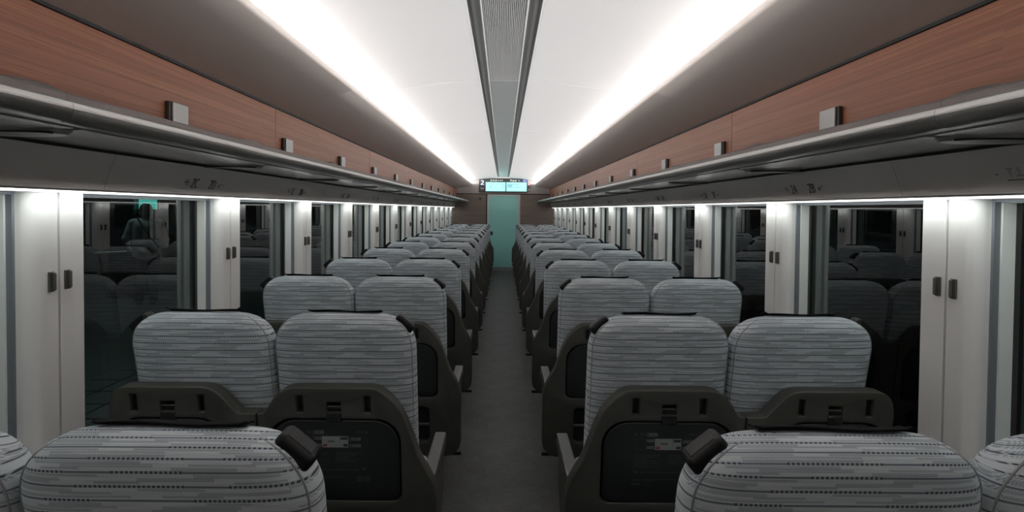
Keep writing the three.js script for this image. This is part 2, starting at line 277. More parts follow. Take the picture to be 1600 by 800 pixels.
// ------------------------------------------------------------------ end wall with door and display, rear wall
{
  const z = -DEND, wall = structure('wall_end', 'brown wood grain end wall with a grey header around the door');
  const grain = canvasTexture(512, 512, (c, w, h) => { const r = rng(3); c.fillStyle = 'rgb(205,200,196)'; c.fillRect(0, 0, w, h); for (let k = 0; k < 900; k++) { const v = r(); c.fillStyle = v < 0.5 ? `rgba(150,134,122,${0.06 + 0.14 * r()})` : `rgba(250,244,238,${0.1 + 0.2 * r()})`; c.fillRect(r() * w - 100, r() * h, 80 + r() * 360, 1 + r() * 2); } });
  M.endPanel.map = grain;
  for (const s of [-1, 1]) part('wall_panel', setUV(span(s * 0.425, s * 1.42, 0, 1.905, z, z - 0.06), (x, y) => [x * 0.9, y * 0.9]), M.endPanel, wall);
  const hp = [[-1.42, 1.925]]; hp.push([-1.42, 2.36], [1.42, 2.36], [1.42, 1.925]);
  part('header_panel', prism(hp, z, z - 0.06), M.header, wall);
  part('shadow_gap', span(-1.42, 1.42, 1.905, 1.925, z - 0.01, z - 0.06), M.blackGap, wall);
  part('door_switch', rbox(0.05, 0.05, 0.012, 0.005, -0.575, 1.8, z + 0.006), M.shellDark, wall);
  const stick = canvasTexture(64, 192, (c) => {
    c.fillStyle = 'rgb(120,112,108)'; c.fillRect(0, 0, 64, 192);
    c.fillStyle = '#eee'; c.beginPath(); c.arc(32, 32, 26, 0, 7); c.fill(); c.strokeStyle = '#b22'; c.lineWidth = 6; c.beginPath(); c.arc(32, 32, 22, 0, 7); c.stroke(); c.beginPath(); c.moveTo(18, 18); c.lineTo(46, 46); c.stroke(); c.fillStyle = '#333'; c.fillRect(16, 29, 32, 6);
    c.fillStyle = '#2c2726'; c.beginPath(); c.arc(32, 92, 26, 0, 7); c.fill(); c.fillStyle = '#ddd'; c.beginPath(); c.moveTo(22, 92); c.lineTo(40, 80); c.lineTo(40, 104); c.fill();
    c.fillStyle = '#d8d2cc'; c.fillRect(10, 134, 48, 24); c.fillStyle = '#777'; for (let k = 0; k < 4; k++) c.fillRect(14, 138 + k * 5, 40, 2);
  }, false);
  part('notice_stickers', setUV(box(0.075, 0.225, 0.002, 0.64, 2.085, z + 0.0015), (x, y) => [(x - 0.6025) / 0.075, (y - 1.9725) / 0.225]), std([1, 1, 1], 0.5, { map: stick }), wall);
  // door
  const door = structure('door_1', 'teal frosted glass sliding door at the end of the aisle');
  const dw = 0.36, dt = 1.865;
  for (const s of [-1, 1]) part('door_frame', span(s * dw, s * 0.395, 0, 1.9, z + 0.012, z - 0.05), M.doorFrame, door);
  part('door_frame', span(-0.395, 0.395, dt, 1.905, z + 0.012, z - 0.05), M.doorFrame, door);
  for (const s of [-1, 1]) part('door_post', span(s * 0.395, s * 0.425, 0, 1.905, z - 0.01, z - 0.05), s < 0 ? M.blackGap : M.doorFrame, door);
  part('door_leaf', span(-dw, dw, 0.1, dt, z - 0.02, z - 0.04), M.doorGlass, door);
  const lines = []; for (let y = 0.14; y < dt - 0.04; y += 0.045) lines.push(span(-dw + 0.01, dw - 0.01, y, y + 0.014, z - 0.018, z - 0.021));
  part('etched_lines', merge(lines), M.doorLine, door).userData.kind = 'stuff';
  part('kick_plate', span(-dw, dw, 0, 0.1, z - 0.016, z - 0.045), M.doorKick, door);
  part('handle', rbox(0.07, 0.09, 0.02, 0.006, -0.29, 0.94, z - 0.01), M.latch, door);
  // information display on the header
  const disp = thing('information_display', 'lit information screen with a white number 2 above the teal door', 'display', [0, 1.965, z + 0.03]);
  const screen = canvasTexture(1024, 300, (c, w, h) => {
    const r = rng(99); c.fillStyle = '#0a1418'; c.fillRect(0, 0, w, h);
    c.fillStyle = '#06080c'; c.fillRect(8, 6, 114, h - 12);
    c.fillStyle = '#dfe6ff'; c.font = 'bold 150px sans-serif'; c.textAlign = 'center'; c.fillText('2', 62, 140);
    const kan = (x, y, sz, n, col) => { c.strokeStyle = col; c.lineWidth = Math.max(2, sz * 0.11); for (let i = 0; i < n; i++) { const x0 = x + i * sz * 1.12; c.beginPath(); for (let q = 0; q < 5; q++) { if (r() < 0.6) { const yy = y + sz * (0.1 + 0.2 * q); c.moveTo(x0 + sz * 0.08, yy); c.lineTo(x0 + sz * 0.92, yy); } else { const xx = x0 + sz * (0.2 + 0.15 * q); c.moveTo(xx, y + sz * 0.1); c.lineTo(xx, y + sz * 0.9); } } c.stroke(); } };
    kan(24, 205, 34, 2, '#a8b4bc'); kan(24, 250, 20, 3, '#8a4a52');
    kan(230, 12, 46, 3, '#d8f0e4'); kan(395, 16, 34, 3, '#d8f0e4'); kan(650, 12, 46, 3, '#d8f0e4'); kan(830, 16, 34, 1, '#d8f0e4');
    c.fillStyle = '#2f4fb0'; c.fillRect(925, 10, 90, 56); kan(938, 22, 28, 2, '#e8f0ff');
    c.fillStyle = '#b4fbf7'; c.fillRect(134, 74, 425, 214); c.fillRect(578, 74, 436, 214);
    c.fillStyle = '#86ccd2'; c.fillRect(600, 112, 108, 88);
    kan(232, 120, 30, 2, '#6a9a98'); c.fillStyle = '#5f6a68'; c.fillRect(232, 172, 16, 26); kan(490, 116, 26, 2, '#5c8886'); kan(490, 176, 26, 2, '#5c8886'); kan(712, 118, 26, 5, '#5c8886'); kan(742, 180, 26, 4, '#5c8886');
  }, false);
  part('casing', rbox(1.2, 0.335, 0.06, 0.008, 0, 0.16, 0), M.shellDark, disp);
  const sm = new THREE.MeshStandardMaterial({ roughness: 0.3, emissiveMap: screen, emissiveIntensity: DISPLAY }); sm.color.setRGB(0.01, 0.01, 0.01); sm.emissive.setRGB(1, 1, 1);
  part('screen', setUV(box(1.18, 0.315, 0.004, 0, 0.16, 0.031), (x, y) => [(x + 0.59) / 1.18, (y - 0.0025) / 0.315]), sm, disp);
  areaLight('display_area_light', new THREE.Color().setRGB(0.6, 1, 0.95), DISPLAY * 0.5, 1.18, 0.3, [0, 2.12, z + 0.068], [0, 2.12, z + 1]);
  const rear = structure('wall_rear', 'plain brown wall closing the carriage behind the camera');
  part('wall_panel', span(-1.45, 1.45, -0.06, 2.36, Z0, Z0 + 0.06), M.endPanel, rear);
}

// ------------------------------------------------------------------ lamps
for (const s of [-1, 1]) {
  const cove = thing('cove_light', `white light strip hidden in the cove along the ${sideWord(s)} ceiling edge`, 'light', [s * 0.942, 2.134, ZMID]);
  part('housing', rbox(0.05, 0.014, LEN - 0.28, 0.003, 0, 0.007, 0), M.whiteTrim, cove);
  part('diffuser', new THREE.PlaneGeometry(0.05, LEN - 0.3).rotateX(-Math.PI / 2).rotateZ(s * 1.45).translate(0, 0.043, 0), glow([1, 1, 0.98], 1.2), cove);
  const wl = thing('window_light', `thin bright light line under the ${sideWord(s)} seat number panel`, 'light', [s * 1.22, 1.571, ZMID]);
  part('diffuser', span(-s * 0.012, s * 0.012, 0.0028, 0.0085, -LEN / 2 + 0.05, LEN / 2 - 0.05), glow([1, 1, 0.98], 2.2), wl);
  part('mounting_rail', span(-s * 0.012, s * 0.02, 0.0085, 0.012, -LEN / 2 + 0.05, LEN / 2 - 0.05), M.head, wl);
}

// ------------------------------------------------------------------ luggage racks and the plates on the wood
for (const s of [-1, 1]) {
  const rack = thing('luggage_rack', `long grey luggage rack with rounded silver front rail on the ${sideWord(s)} side`, 'rack', [s * 1.0, 1.7, 0]);
  const L = (pts) => pts.map(([a, y]) => [s * (a - 1.0), y - 1.7]);
  const zEnd = -DEND + 0.1, rc = [Z0]; for (let d = 1.05; d < DEND - 0.5; d += 1.92) rc.push(-d); rc.push(zEnd);
  const nose = [[0.866, 1.741]]; for (let k = 0; k <= 6; k++) { const t = Math.PI * (0.5 + k / 6 * 0.55); nose.push([0.848 + Math.cos(t) * 0.011, 1.7305 + Math.sin(t) * 0.0105]); } nose.push([0.838, 1.718], [0.843, 1.709], [0.853, 1.703], [0.868, 1.7005]);
  for (let i = 0; i + 1 < rc.length; i++) {
    const zA = rc[i] - 0.0006, zB = rc[i + 1] + 0.0006;
    const fr = part('front_rail', prism(L([...nose.slice(0, 8), [0.8375, 1.7255], [0.86, 1.7255], [0.885, 1.738]]), zA, zB, 0.8), M.aluminium, rack);
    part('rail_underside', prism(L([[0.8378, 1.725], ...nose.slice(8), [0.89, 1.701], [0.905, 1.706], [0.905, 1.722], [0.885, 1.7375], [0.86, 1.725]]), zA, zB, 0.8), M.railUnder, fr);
    part('rail_cap', prism(L([[0.8495, 1.7415], [0.8505, 1.754], [0.856, 1.7585], [0.875, 1.757], [0.905, 1.728], [0.905, 1.7225], [0.8855, 1.7385], [0.8665, 1.7415]]), zA, zB, 0.4), M.rackTop, rack);
  }
  const pc = [Z0]; for (let n = 0; n <= ROWS; n++) pc.push(-(rowD(n) + 0.31)); pc.push(zEnd);
  for (let i = 0; i + 1 < pc.length; i++) {
    const zA = pc[i] - 0.012, zB = pc[i + 1] + 0.012;
    part('shelf_panel', prism(L([[0.906, 1.7], [0.98, 1.697], [1.06, 1.698], [1.158, 1.7], [1.158, 1.712], [0.906, 1.712]]), zA, zB, 0.5), M.rackPanel, rack);
  }
  part('shelf_backing', span(s * -0.09, s * 0.15, 0.0125, 0.02, Z0, zEnd), M.rackDark, rack);
  for (let n = 0; n <= ROWS; n++) {
    const zc = -(rowD(n) + 0.31);
    // reading lamp pod: shallow dome above the shelf, an oval dark lens in a pale bezel below
    const dome = new THREE.SphereGeometry(1, 28, 10, 0, Math.PI * 2, 0, Math.PI / 2).scale(0.05, 0.07, 0.17).translate(s * -0.045, 0.02, zc + 0.06);
    const pod = part('lamp_pod', dome, M.podTop, rack);
    const oval = new THREE.CylinderGeometry(1, 0.9, 0.009, 36).scale(0.112, 1, 0.05).translate(s * 0.044, -0.0055, zc - 0.012);
    part('lamp_bezel', oval, M.pod, pod);
    part('lamp_lens', new THREE.CylinderGeometry(1, 1, 0.004, 36).scale(0.1, 1, 0.024).translate(s * 0.05, -0.0095, zc + 0.012), M.lens, pod);
    part('joint', span(s * -0.05, s * 0.158, -0.001, 0.0125, zc - 0.009, zc + 0.009), M.blackGap, rack);
  }
  part('end_cap', prism(L([[0.835, 1.72], [0.85, 1.752], [0.9, 1.752], [1.15, 1.712], [1.15, 1.7], [0.86, 1.702]]), zEnd, zEnd - 0.03, 0.6), M.rackDark, rack);
  const hook0 = thing('coat_hook', '', 'hook', [0, 0, 0], `silver plates along the ${sideWord(s)} wood panels`);
  part('backplate', rbox(0.016, 0.17, 0.1, 0.005, -s * 0.008, 0.014, 0.012), M.hookSide, hook0);
  part('front_plate', rbox(0.008, 0.166, 0.09, 0.0035, -s * 0.02, 0.014, 0.009), M.silver, hook0);
  for (let n = 1; n <= ROWS; n++) {
    const d = 1.9 + P * (n - 1); if (d > DEND - 0.2) break;
    const h = n === 1 ? hook0 : hook0.clone();
    if (n > 1) { h.name = numbered('coat_hook'); scene.add(h); }
    h.position.set(s * (WOODX - 0.0005), 1.8, -d);
    h.userData = { ...h.userData, label: `silver plate on ${sideWord(s)} wood panel, ${ordinal[n]} one from the camera` };
  }
}

// ------------------------------------------------------------------ seats
const printMap = canvasTexture(1024, 640, (c, w, h) => {
  const r = rng(31); c.fillStyle = 'rgb(40,41,41)'; c.fillRect(0, 0, w, h);
  const sx = w / 0.44, X = (m) => w / 2 + m * sx, Yp = (m) => m * sx;    // metres from the middle and from the top edge
  const txt = (x0, x1, y, a, th = 0.0028) => { let x = x0; while (x < x1) { const l = 0.003 + r() * 0.006; c.fillStyle = `rgba(176,178,178,${1.25 * a * (0.6 + 0.4 * r())})`; c.fillRect(X(x), Yp(y), Math.min(l, x1 - x) * sx, th * sx); x += l + 0.0012; } };
  const tag = (x, y, l, hh = 0.009) => { c.fillStyle = 'rgb(158,160,160)'; c.fillRect(X(x), Yp(y), l * sx, hh * sx); c.fillStyle = 'rgb(50,51,51)'; for (let q = 0.002; q < l - 0.003; q += 0.0075) { c.fillRect(X(x + q), Yp(y + 0.0018), 0.0045 * sx, (hh - 0.0036) * sx); c.fillStyle = r() < 0.5 ? 'rgb(60,61,61)' : 'rgb(84,86,86)'; } };
  const arrow = (x, y, d) => { c.strokeStyle = 'rgb(120,122,122)'; c.lineWidth = 3; c.beginPath(); c.moveTo(X(x - 0.005 * d), Yp(y)); c.lineTo(X(x + 0.005 * d), Yp(y)); c.moveTo(X(x + 0.001 * d), Yp(y - 0.004)); c.lineTo(X(x + 0.005 * d), Yp(y)); c.lineTo(X(x + 0.001 * d), Yp(y + 0.004)); c.stroke(); };
  arrow(-0.1, 0.043, -1); txt(-0.088, -0.07, 0.04, 0.45); txt(-0.088, -0.07, 0.045, 0.3); tag(-0.066, 0.038, 0.032, 0.011); txt(0.07, 0.092, 0.041, 0.5); arrow(0.1, 0.044, 1);
  c.strokeStyle = 'rgba(120,122,122,0.55)'; c.lineWidth = 2.5; c.strokeRect(X(-0.104), Yp(0.058), 0.034 * sx, 0.036 * sx); c.beginPath(); c.moveTo(X(0.06), Yp(0.058)); c.lineTo(X(0.088), Yp(0.058)); c.quadraticCurveTo(X(0.104), Yp(0.06), X(0.104), Yp(0.076)); c.quadraticCurveTo(X(0.104), Yp(0.092), X(0.088), Yp(0.094)); c.lineTo(X(0.06), Yp(0.094)); c.stroke();
  tag(-0.067, 0.06, 0.024); tag(-0.067, 0.082, 0.024); tag(0.048, 0.062, 0.034); tag(0.048, 0.084, 0.034);
  c.fillStyle = 'rgb(182,186,184)'; c.fillRect(X(-0.041), Yp(0.057), 0.084 * sx, 0.038 * sx); c.fillStyle = 'rgb(60,62,62)'; c.fillRect(X(0.018), Yp(0.06), 0.023 * sx, 0.009 * sx); c.fillRect(X(0.027), Yp(0.083), 0.014 * sx, 0.009 * sx); c.fillStyle = 'rgb(100,102,102)'; c.fillRect(X(-0.022), Yp(0.072), 0.022 * sx, 0.005 * sx); c.fillStyle = 'rgb(170,70,66)'; c.fillRect(X(-0.038), Yp(0.084), 0.013 * sx, 0.008 * sx); c.fillStyle = 'rgba(60,60,60,.5)'; c.fillRect(X(0.015), Yp(0.058), 2, 0.036 * sx);
  for (let k = 0; k < 7; k++) txt(-0.106, -0.106 + (k % 3 === 2 ? 0.04 : 0.075 + r() * 0.012), 0.112 + k * 0.0068, 0.3);
  for (let k = 0; k < 5; k++) txt(0.002, 0.002 + (k === 2 ? 0.05 : 0.062 + r() * 0.03), 0.112 + k * 0.007, 0.36);
  txt(-0.106, -0.094, 0.169, 0.7, 0.004); txt(-0.084, 0.05, 0.17, 0.36); txt(0.05, 0.07, 0.17, 0.5);
  c.fillStyle = 'rgba(110,112,112,.8)'; c.beginPath(); c.moveTo(X(0.084), Yp(0.163)); c.lineTo(X(0.098), Yp(0.163)); c.lineTo(X(0.091), Yp(0.175)); c.fill();
  for (let k = 0; k < 2; k++) { txt(-0.11, 0.03 - k * 0.06, 0.194 + k * 0.006, 0.34); c.fillStyle = 'rgba(112,114,114,.65)'; c.fillRect(X(0.066 + k * 0.024), Yp(0.194), 0.019 * sx, 0.017 * sx); c.fillStyle = 'rgba(40,40,40,.7)'; for (let q = 0; q < 3; q++) c.fillRect(X(0.069 + k * 0.024), Yp(0.1965 + q * 0.0042), 0.013 * sx, 0.002 * sx); }
  txt(-0.11, -0.084, 0.21, 0.6, 0.004); txt(-0.08, -0.04, 0.211, 0.2);
}, false);
M.table = std([0.52, 0.515, 0.51], 0.42, { map: printMap });

const BW = 0.234, BTOP = 1.19, BBOT = 0.42;      // backrest half width, top, bottom
const lean = (y) => -(BTOP - y) * 0.2;
function outlineW(y) { const r = 0.125, q = 0.115; return y > BTOP - q ? BW - r + r * Math.pow(Math.max(0, 1 - ((y - (BTOP - q)) / q) ** 2.25), 1 / 2.25) : BW - 0.004 * (1 - (y - BBOT) / (BTOP - BBOT - q)); }
function backrestGeometry() {
  const rows = [], N = 56, ys = [];
  for (let k = 0; k <= 22; k++) ys.push(BBOT + (BTOP - 0.13 - BBOT) * k / 22);
  for (let k = 1; k <= 26; k++) ys.push(BTOP - 0.13 + 0.13 * Math.sin(k / 26 * Math.PI / 2));
  for (const y of ys) {
    const w = outlineW(y) + 0.0, e = BTOP - y, T = 0.056 * (e < 0.055 ? Math.sqrt(Math.max(0, 1 - (1 - e / 0.055) ** 2)) * 0.94 + 0.06 : 1) + (y < 1.0 ? 0.018 * (1.0 - y) / 0.6 : 0), row = [];
    for (let j = 0; j <= N; j++) {
      const t = j / N * Math.PI * 2, c = Math.cos(t), sn = Math.sin(t);
      const x = w * Math.sign(c) * Math.abs(c) ** (2 / 6), z = T * Math.sign(sn) * Math.abs(sn) ** (2 / 2.6);
      const crown = -0.006 * (x / BW) ** 2 * (e < 0.12 ? 1 : 0.4);
      row.push([x, y + crown, lean(y) + z]);
    }
    rows.push(row);
  }
  const pos = [], uv = [], idx = [];
  rows.forEach((row, i) => row.forEach(([x, y, z], j) => { pos.push(x, y, z); const side = Math.max(0, Math.abs(x) - BW + 0.03); const e = BTOP - y, top = e < 0.06 ? (1 - e / 0.06) ** 0.7 : 0; uv.push((x + 0.25) / 0.5, (y + top * (0.056 - (z - lean(y))) + side * Math.abs(x) * 0) / 0.5); }));
  for (let i = 0; i + 1 < rows.length; i++) for (let j = 0; j < N; j++) { const a = i * (N + 1) + j, b = a + 1, c = a + N + 1, d = c + 1; idx.push(a, c, b, b, c, d); }
  for (const [i, up] of [[0, false], [rows.length - 1, true]]) {
    const m = pos.length / 3, row = rows[i]; pos.push(0, row[0][1] + (up ? 0.0015 : 0), lean(row[0][1])); uv.push(0.5, row[0][1] / 0.5);
    for (let j = 0; j < N; j++) { const a = i * (N + 1) + j; up ? idx.push(a, m, a + 1) : idx.push(a, a + 1, m); }
  }
  const g = new THREE.BufferGeometry(); g.setAttribute('position', new THREE.Float32BufferAttribute(pos, 3)); g.setAttribute('uv', new THREE.Float32BufferAttribute(uv, 2)); g.setIndex(idx); g.computeVertexNormals();
  // close the normal seam
  const n = g.attributes.normal; for (let i = 0; i < rows.length; i++) { const a = i * (N + 1), b = a + N; const v = new THREE.Vector3(n.getX(a) + n.getX(b), n.getY(a) + n.getY(b), n.getZ(a) + n.getZ(b)).normalize(); n.setXYZ(a, v.x, v.y, v.z); n.setXYZ(b, v.x, v.y, v.z); }
  return g;
}
function pipingGeometry() {
  const pts = []; const zr = (y, e) => lean(y) + 0.056 * (e < 0.055 ? Math.sqrt(Math.max(0, 1 - (1 - e / 0.055) ** 2)) * 0.94 + 0.06 : 1) * 0.575;
  const left = []; for (let k = 0; k <= 26; k++) { const y = k <= 12 ? 0.6 + (BTOP - 0.13 - 0.6) * k / 12 : BTOP - 0.13 + 0.124 * Math.sin((k - 12) / 14 * Math.PI / 2); left.push([outlineW(y) * 0.958, y]); }
  for (const [x, y] of left) pts.push(new THREE.Vector3(-x, y - 0.004, zr(y, BTOP - y)));
  for (const [x, y] of [...left].reverse()) pts.push(new THREE.Vector3(x, y - 0.004, zr(y, BTOP - y)));
  return new THREE.TubeGeometry(new THREE.CatmullRomCurve3(pts), 110, 0.0018, 6);
}
const SHELL_DROP = 0.024, shellZ = (y) => 0.055 - (0.99 - y) * 0.12;            // front of the shell; it is 0.055 thick towards +z
function sheared(g) { const p = g.attributes.position; for (let i = 0; i < p.count; i++) { p.setZ(i, p.getZ(i) + shellZ(p.getY(i))); p.setY(i, p.getY(i) - SHELL_DROP); } return toCreasedNormals(g.index ? g.toNonIndexed() : g, 0.5); }
function roundedPath(x0, x1, y0, y1, rTop, rBot) {
  const pts = [], arc = (cx, cy, r, a0) => { for (let k = 0; k <= 7; k++) { const t = a0 + k / 7 * Math.PI / 2; pts.push([cx + r * Math.cos(t), cy + r * Math.sin(t)]); } };
  arc(x1 - rTop, y1 - rTop, rTop, 0); arc(x0 + rTop, y1 - rTop, rTop, Math.PI / 2); arc(x0 + rBot, y0 + rBot, rBot, Math.PI); arc(x1 - rBot, y0 + rBot, rBot, -Math.PI / 2); return pts;
}
const V2 = (pts) => pts.map(([x, y]) => new THREE.Vector2(x, y));
// smooth outline through given points
function smooth(pts, n) { return new THREE.SplineCurve(V2(pts)).getPoints(n).map((p) => [p.x, p.y]); }
const backGeo = backrestGeometry(), pipeGeo = pipingGeometry();
function hemGeometry(seed) {
  const r = rng(seed), nx = 24, g = new THREE.BoxGeometry(0.242, 0.003, 0.032, nx, 1, 6).translate(0, 0, -0.012), p = g.attributes.position, a = r() * 6, b = r() * 6;
  for (let i = 0; i < p.count; i++) {
    const x = p.getX(i), z = p.getZ(i), edge = Math.abs(x) / 0.125;
    p.setY(i, p.getY(i) + BTOP + 0.0035 - z * z * 6.5 - 0.006 * (x / BW) ** 2 + (z > -0.004 ? 0.0016 * Math.sin(x * 31 + a) + 0.004 : 0) + (edge > 0.93 ? 0.004 * Math.sin(b) + 0.003 : 0));
    p.setZ(i, z + 0.003 * Math.sin(x * 23 + b));
  }
  g.computeVertexNormals(); return g;
}
const hems = [hemGeometry(1), hemGeometry(2), hemGeometry(3)];

function makeSeat(s, kind) {
  const aisle = kind === 'aisle', a0 = aisle ? 0.522 : 0.992, tc = aisle ? 0.529 : 1.052;   // seat centre, table centre (distance from the aisle's middle)
  const X = (a) => s * (a - a0), mir = (pts) => pts.map(([a, y]) => [X(a), y]);
  const seat = thing('train_seat', '', 'seat', [s * a0, 0, 0], `grey striped seats in the ${sideWord(s)} block`);
  const back = part('backrest', backGeo, M.fabric, seat); part('piping', pipeGeo, M.piping, back);
  part('headrest_flap', hems[aisle ? 0 : 1], M.hem, seat);
  // grip on the outer corner
  const gs = aisle ? -s : s;               // side of the seat that the grip sits on
  const grip = part('corner_grip', merge([rbox(0.07, 0.031, 0.05, 0.0105, 0, 0, 0, 4)]).rotateZ(-gs * 0.68).translate(gs * (aisle ? 0.198 : 0.206), 1.155, -0.008), M.grip, seat);
  part('grip_pad', rbox(0.048, 0.005, 0.032, 0.0024, 0, 0.0145, 0, 2).rotateZ(-gs * 0.68).translate(gs * (aisle ? 0.198 : 0.206), 1.155, -0.008), M.gripPad, grip);
  // shell
  const out = aisle
    ? [[0.766, 0.905], ...smooth([[0.752, 0.905], [0.742, 0.912], [0.725, 0.94], [0.70, 0.972], [0.67, 0.989], [0.64, 0.992]], 16), ...smooth([[0.42, 0.992], [0.39, 0.986], [0.354, 0.956], [0.322, 0.913], [0.292, 0.835], [0.268, 0.762], [0.242, 0.714], [0.222, 0.668], [0.214, 0.62]], 26), [0.212, 0.38], [0.22, 0.345], [0.245, 0.315], [0.28, 0.305], [0.766, 0.305]]
    : [[0.78, 0.905], ...smooth([[0.828, 0.905], [0.842, 0.912], [0.862, 0.935], [0.894, 0.972], [0.922, 0.988], [0.95, 0.992]], 16), ...smooth([[1.165, 0.992], [1.2, 0.986], [1.224, 0.962], [1.233, 0.92]], 12), [1.236, 0.36], [1.22, 0.32], [1.19, 0.305], [0.78, 0.305]];
  const sh = shapeOf(mir(out)), hole = (pts) => sh.holes.push(new THREE.Path(V2(pts)));
  const tx = [X(tc) - 0.222, X(tc) + 0.222];
  const tableHalf = aisle ? 0.215 : 0.178, TT = 0.9, TB = 0.61;
  hole(roundedPath(X(tc) - tableHalf, X(tc) + tableHalf, TB, TT, 0.085, 0.035));
  for (const q of [-1, 1]) hole(roundedPath(X(tc) + q * 0.106 - 0.0155, X(tc) + q * 0.106 + 0.0155, 0.91, 0.976, 0.006, 0.006));
  hole(roundedPath(X(tc) - 0.027, X(tc) + 0.027, 0.912, 0.955, 0.006, 0.003));
  hole(roundedPath(X(tc) - 0.17, X(tc) + 0.17, 0.37, 0.57, 0.03, 0.03)); void tx;
  part('shell', sheared(new THREE.ExtrudeGeometry(sh, { depth: 0.041, bevelEnabled: true, bevelThickness: 0.007, bevelSize: 0.006, bevelSegments: 3 })), M.shell, seat);
  part('shell_backing', sheared(new THREE.ExtrudeGeometry(shapeOf(roundedPath(X(tc) - tableHalf - 0.004, X(tc) + tableHalf + 0.004, 0.35, 0.895, 0.09, 0.02)), { depth: 0.012, bevelEnabled: false })), M.shellDark, seat);
  const tg = new THREE.ExtrudeGeometry(shapeOf(roundedPath(X(tc) - tableHalf + 0.015, X(tc) + tableHalf - 0.015, TB + 0.013, TT - 0.015, 0.078, 0.03)), { depth: 0.026, bevelEnabled: true, bevelThickness: 0.005, bevelSize: 0.005, bevelSegments: 3 }).translate(0, 0, 0.016);
  const table = part('tray_table', setUV(sheared(tg), (x, y) => [(x - X(tc)) / 0.44 + 0.5, 1 - (TT - 0.006 - SHELL_DROP - y) / 0.275]), M.table, seat); void table;
  part('latch_recess', sheared(rbox(0.062, 0.056, 0.01, 0.004, X(tc), 0.926, 0.012)), M.shellDark, seat);
  const lt = part('table_latch', sheared(rbox(0.046, 0.02, 0.02, 0.004, X(tc), 0.927, 0.03)), M.latch, seat);
  part('latch_tongue', sheared(rbox(0.05, 0.034, 0.012, 0.004, X(tc), 0.9, 0.044)), M.latch, lt);
  part('latch_edge', sheared(rbox(0.048, 0.003, 0.006, 0.0012, X(tc), 0.934, 0.04)), M.armPad, lt);
  for (const q of [-1, 1]) part('vent_slot', sheared(rbox(0.04, 0.076, 0.012, 0.004, X(tc) + q * 0.106, 0.945, 0.022)), M.shellDark, seat);
  part('pocket_rail', sheared(rbox(0.33, 0.012, 0.008, 0.003, X(tc), 0.47, 0.04)), M.armPad, seat);
  // seat cushion and the armrests
  part('seat_cushion', setUV(rbox(0.42, 0.14, 0.5, 0.05, 0, 0.385, -0.36, 4), (x, y, z) => [(x + 0.25) / 0.5, (z + y) / 0.5]), M.fabric, seat);
  const arm = (a, w, pad) => {
    const bar = part('armrest', merge([rbox(w, 0.05, 0.44, 0.014, X(a), 0.568, -0.25, 3)]), M.shell, seat);
    part('armrest_pad', rbox(w - 0.004, 0.012, 0.4, 0.005, X(a), 0.597, -0.26, 2), pad, bar);
  };
  if (aisle) {
    arm(0.254, 0.05, M.armPad); arm(0.735, 0.034, M.shellDark);
    const sp = new THREE.ExtrudeGeometry(shapeOf([[-0.03, 0.58], [0.44, 0.57], [0.465, 0.53], [0.46, 0.42], [0.42, 0.345], [0.34, 0.31], [0.02, 0.305], [-0.005, 0.33]]), { depth: 0.02, bevelEnabled: true, bevelThickness: 0.003, bevelSize: 0.003, bevelSegments: 2 });
    sp.rotateY(Math.PI / 2); sp.translate(X(0.254) - 0.01, -0.012, 0);
    part('side_panel', toCreasedNormals(sp, 0.5), M.shell, seat);
    part('rotation_pedal', merge([rbox(0.075, 0.02, 0.04, 0.006, X(0.246), 0.262, -0.06), rbox(0.02, 0.06, 0.03, 0.005, X(0.3), 0.285, -0.06)]), M.latch, seat);
  } else arm(1.213, 0.036, M.shellDark);
  part('pedestal', merge([rbox(0.36, 0.05, 0.42, 0.01, 0, 0.305, -0.3), rbox(aisle ? 0.12 : 0.1, 0.3, 0.36, 0.01, X(aisle ? 0.66 : 0.9), 0.15, -0.3)]), M.pedestal, seat);
  return seat;
}
for (const s of [-1, 1]) for (const kind of ['aisle', 'window']) {
  const proto = makeSeat(s, kind);
  for (let n = 1; n <= ROWS; n++) {
    const o = n === 1 ? proto : proto.clone();
    if (n > 1) { o.name = numbered('train_seat'); scene.add(o); }
    o.position.z = -rowD(n);
    if (n % 3 === 0) { const f = o.children.find((c) => c.name === 'headrest_flap'); f.geometry = hems[2]; }
    o.userData = { ...o.userData, label: `grey striped ${kind} seat in the ${sideWord(s)} block, ${ordinal[n]} row from the camera` };
  }
}

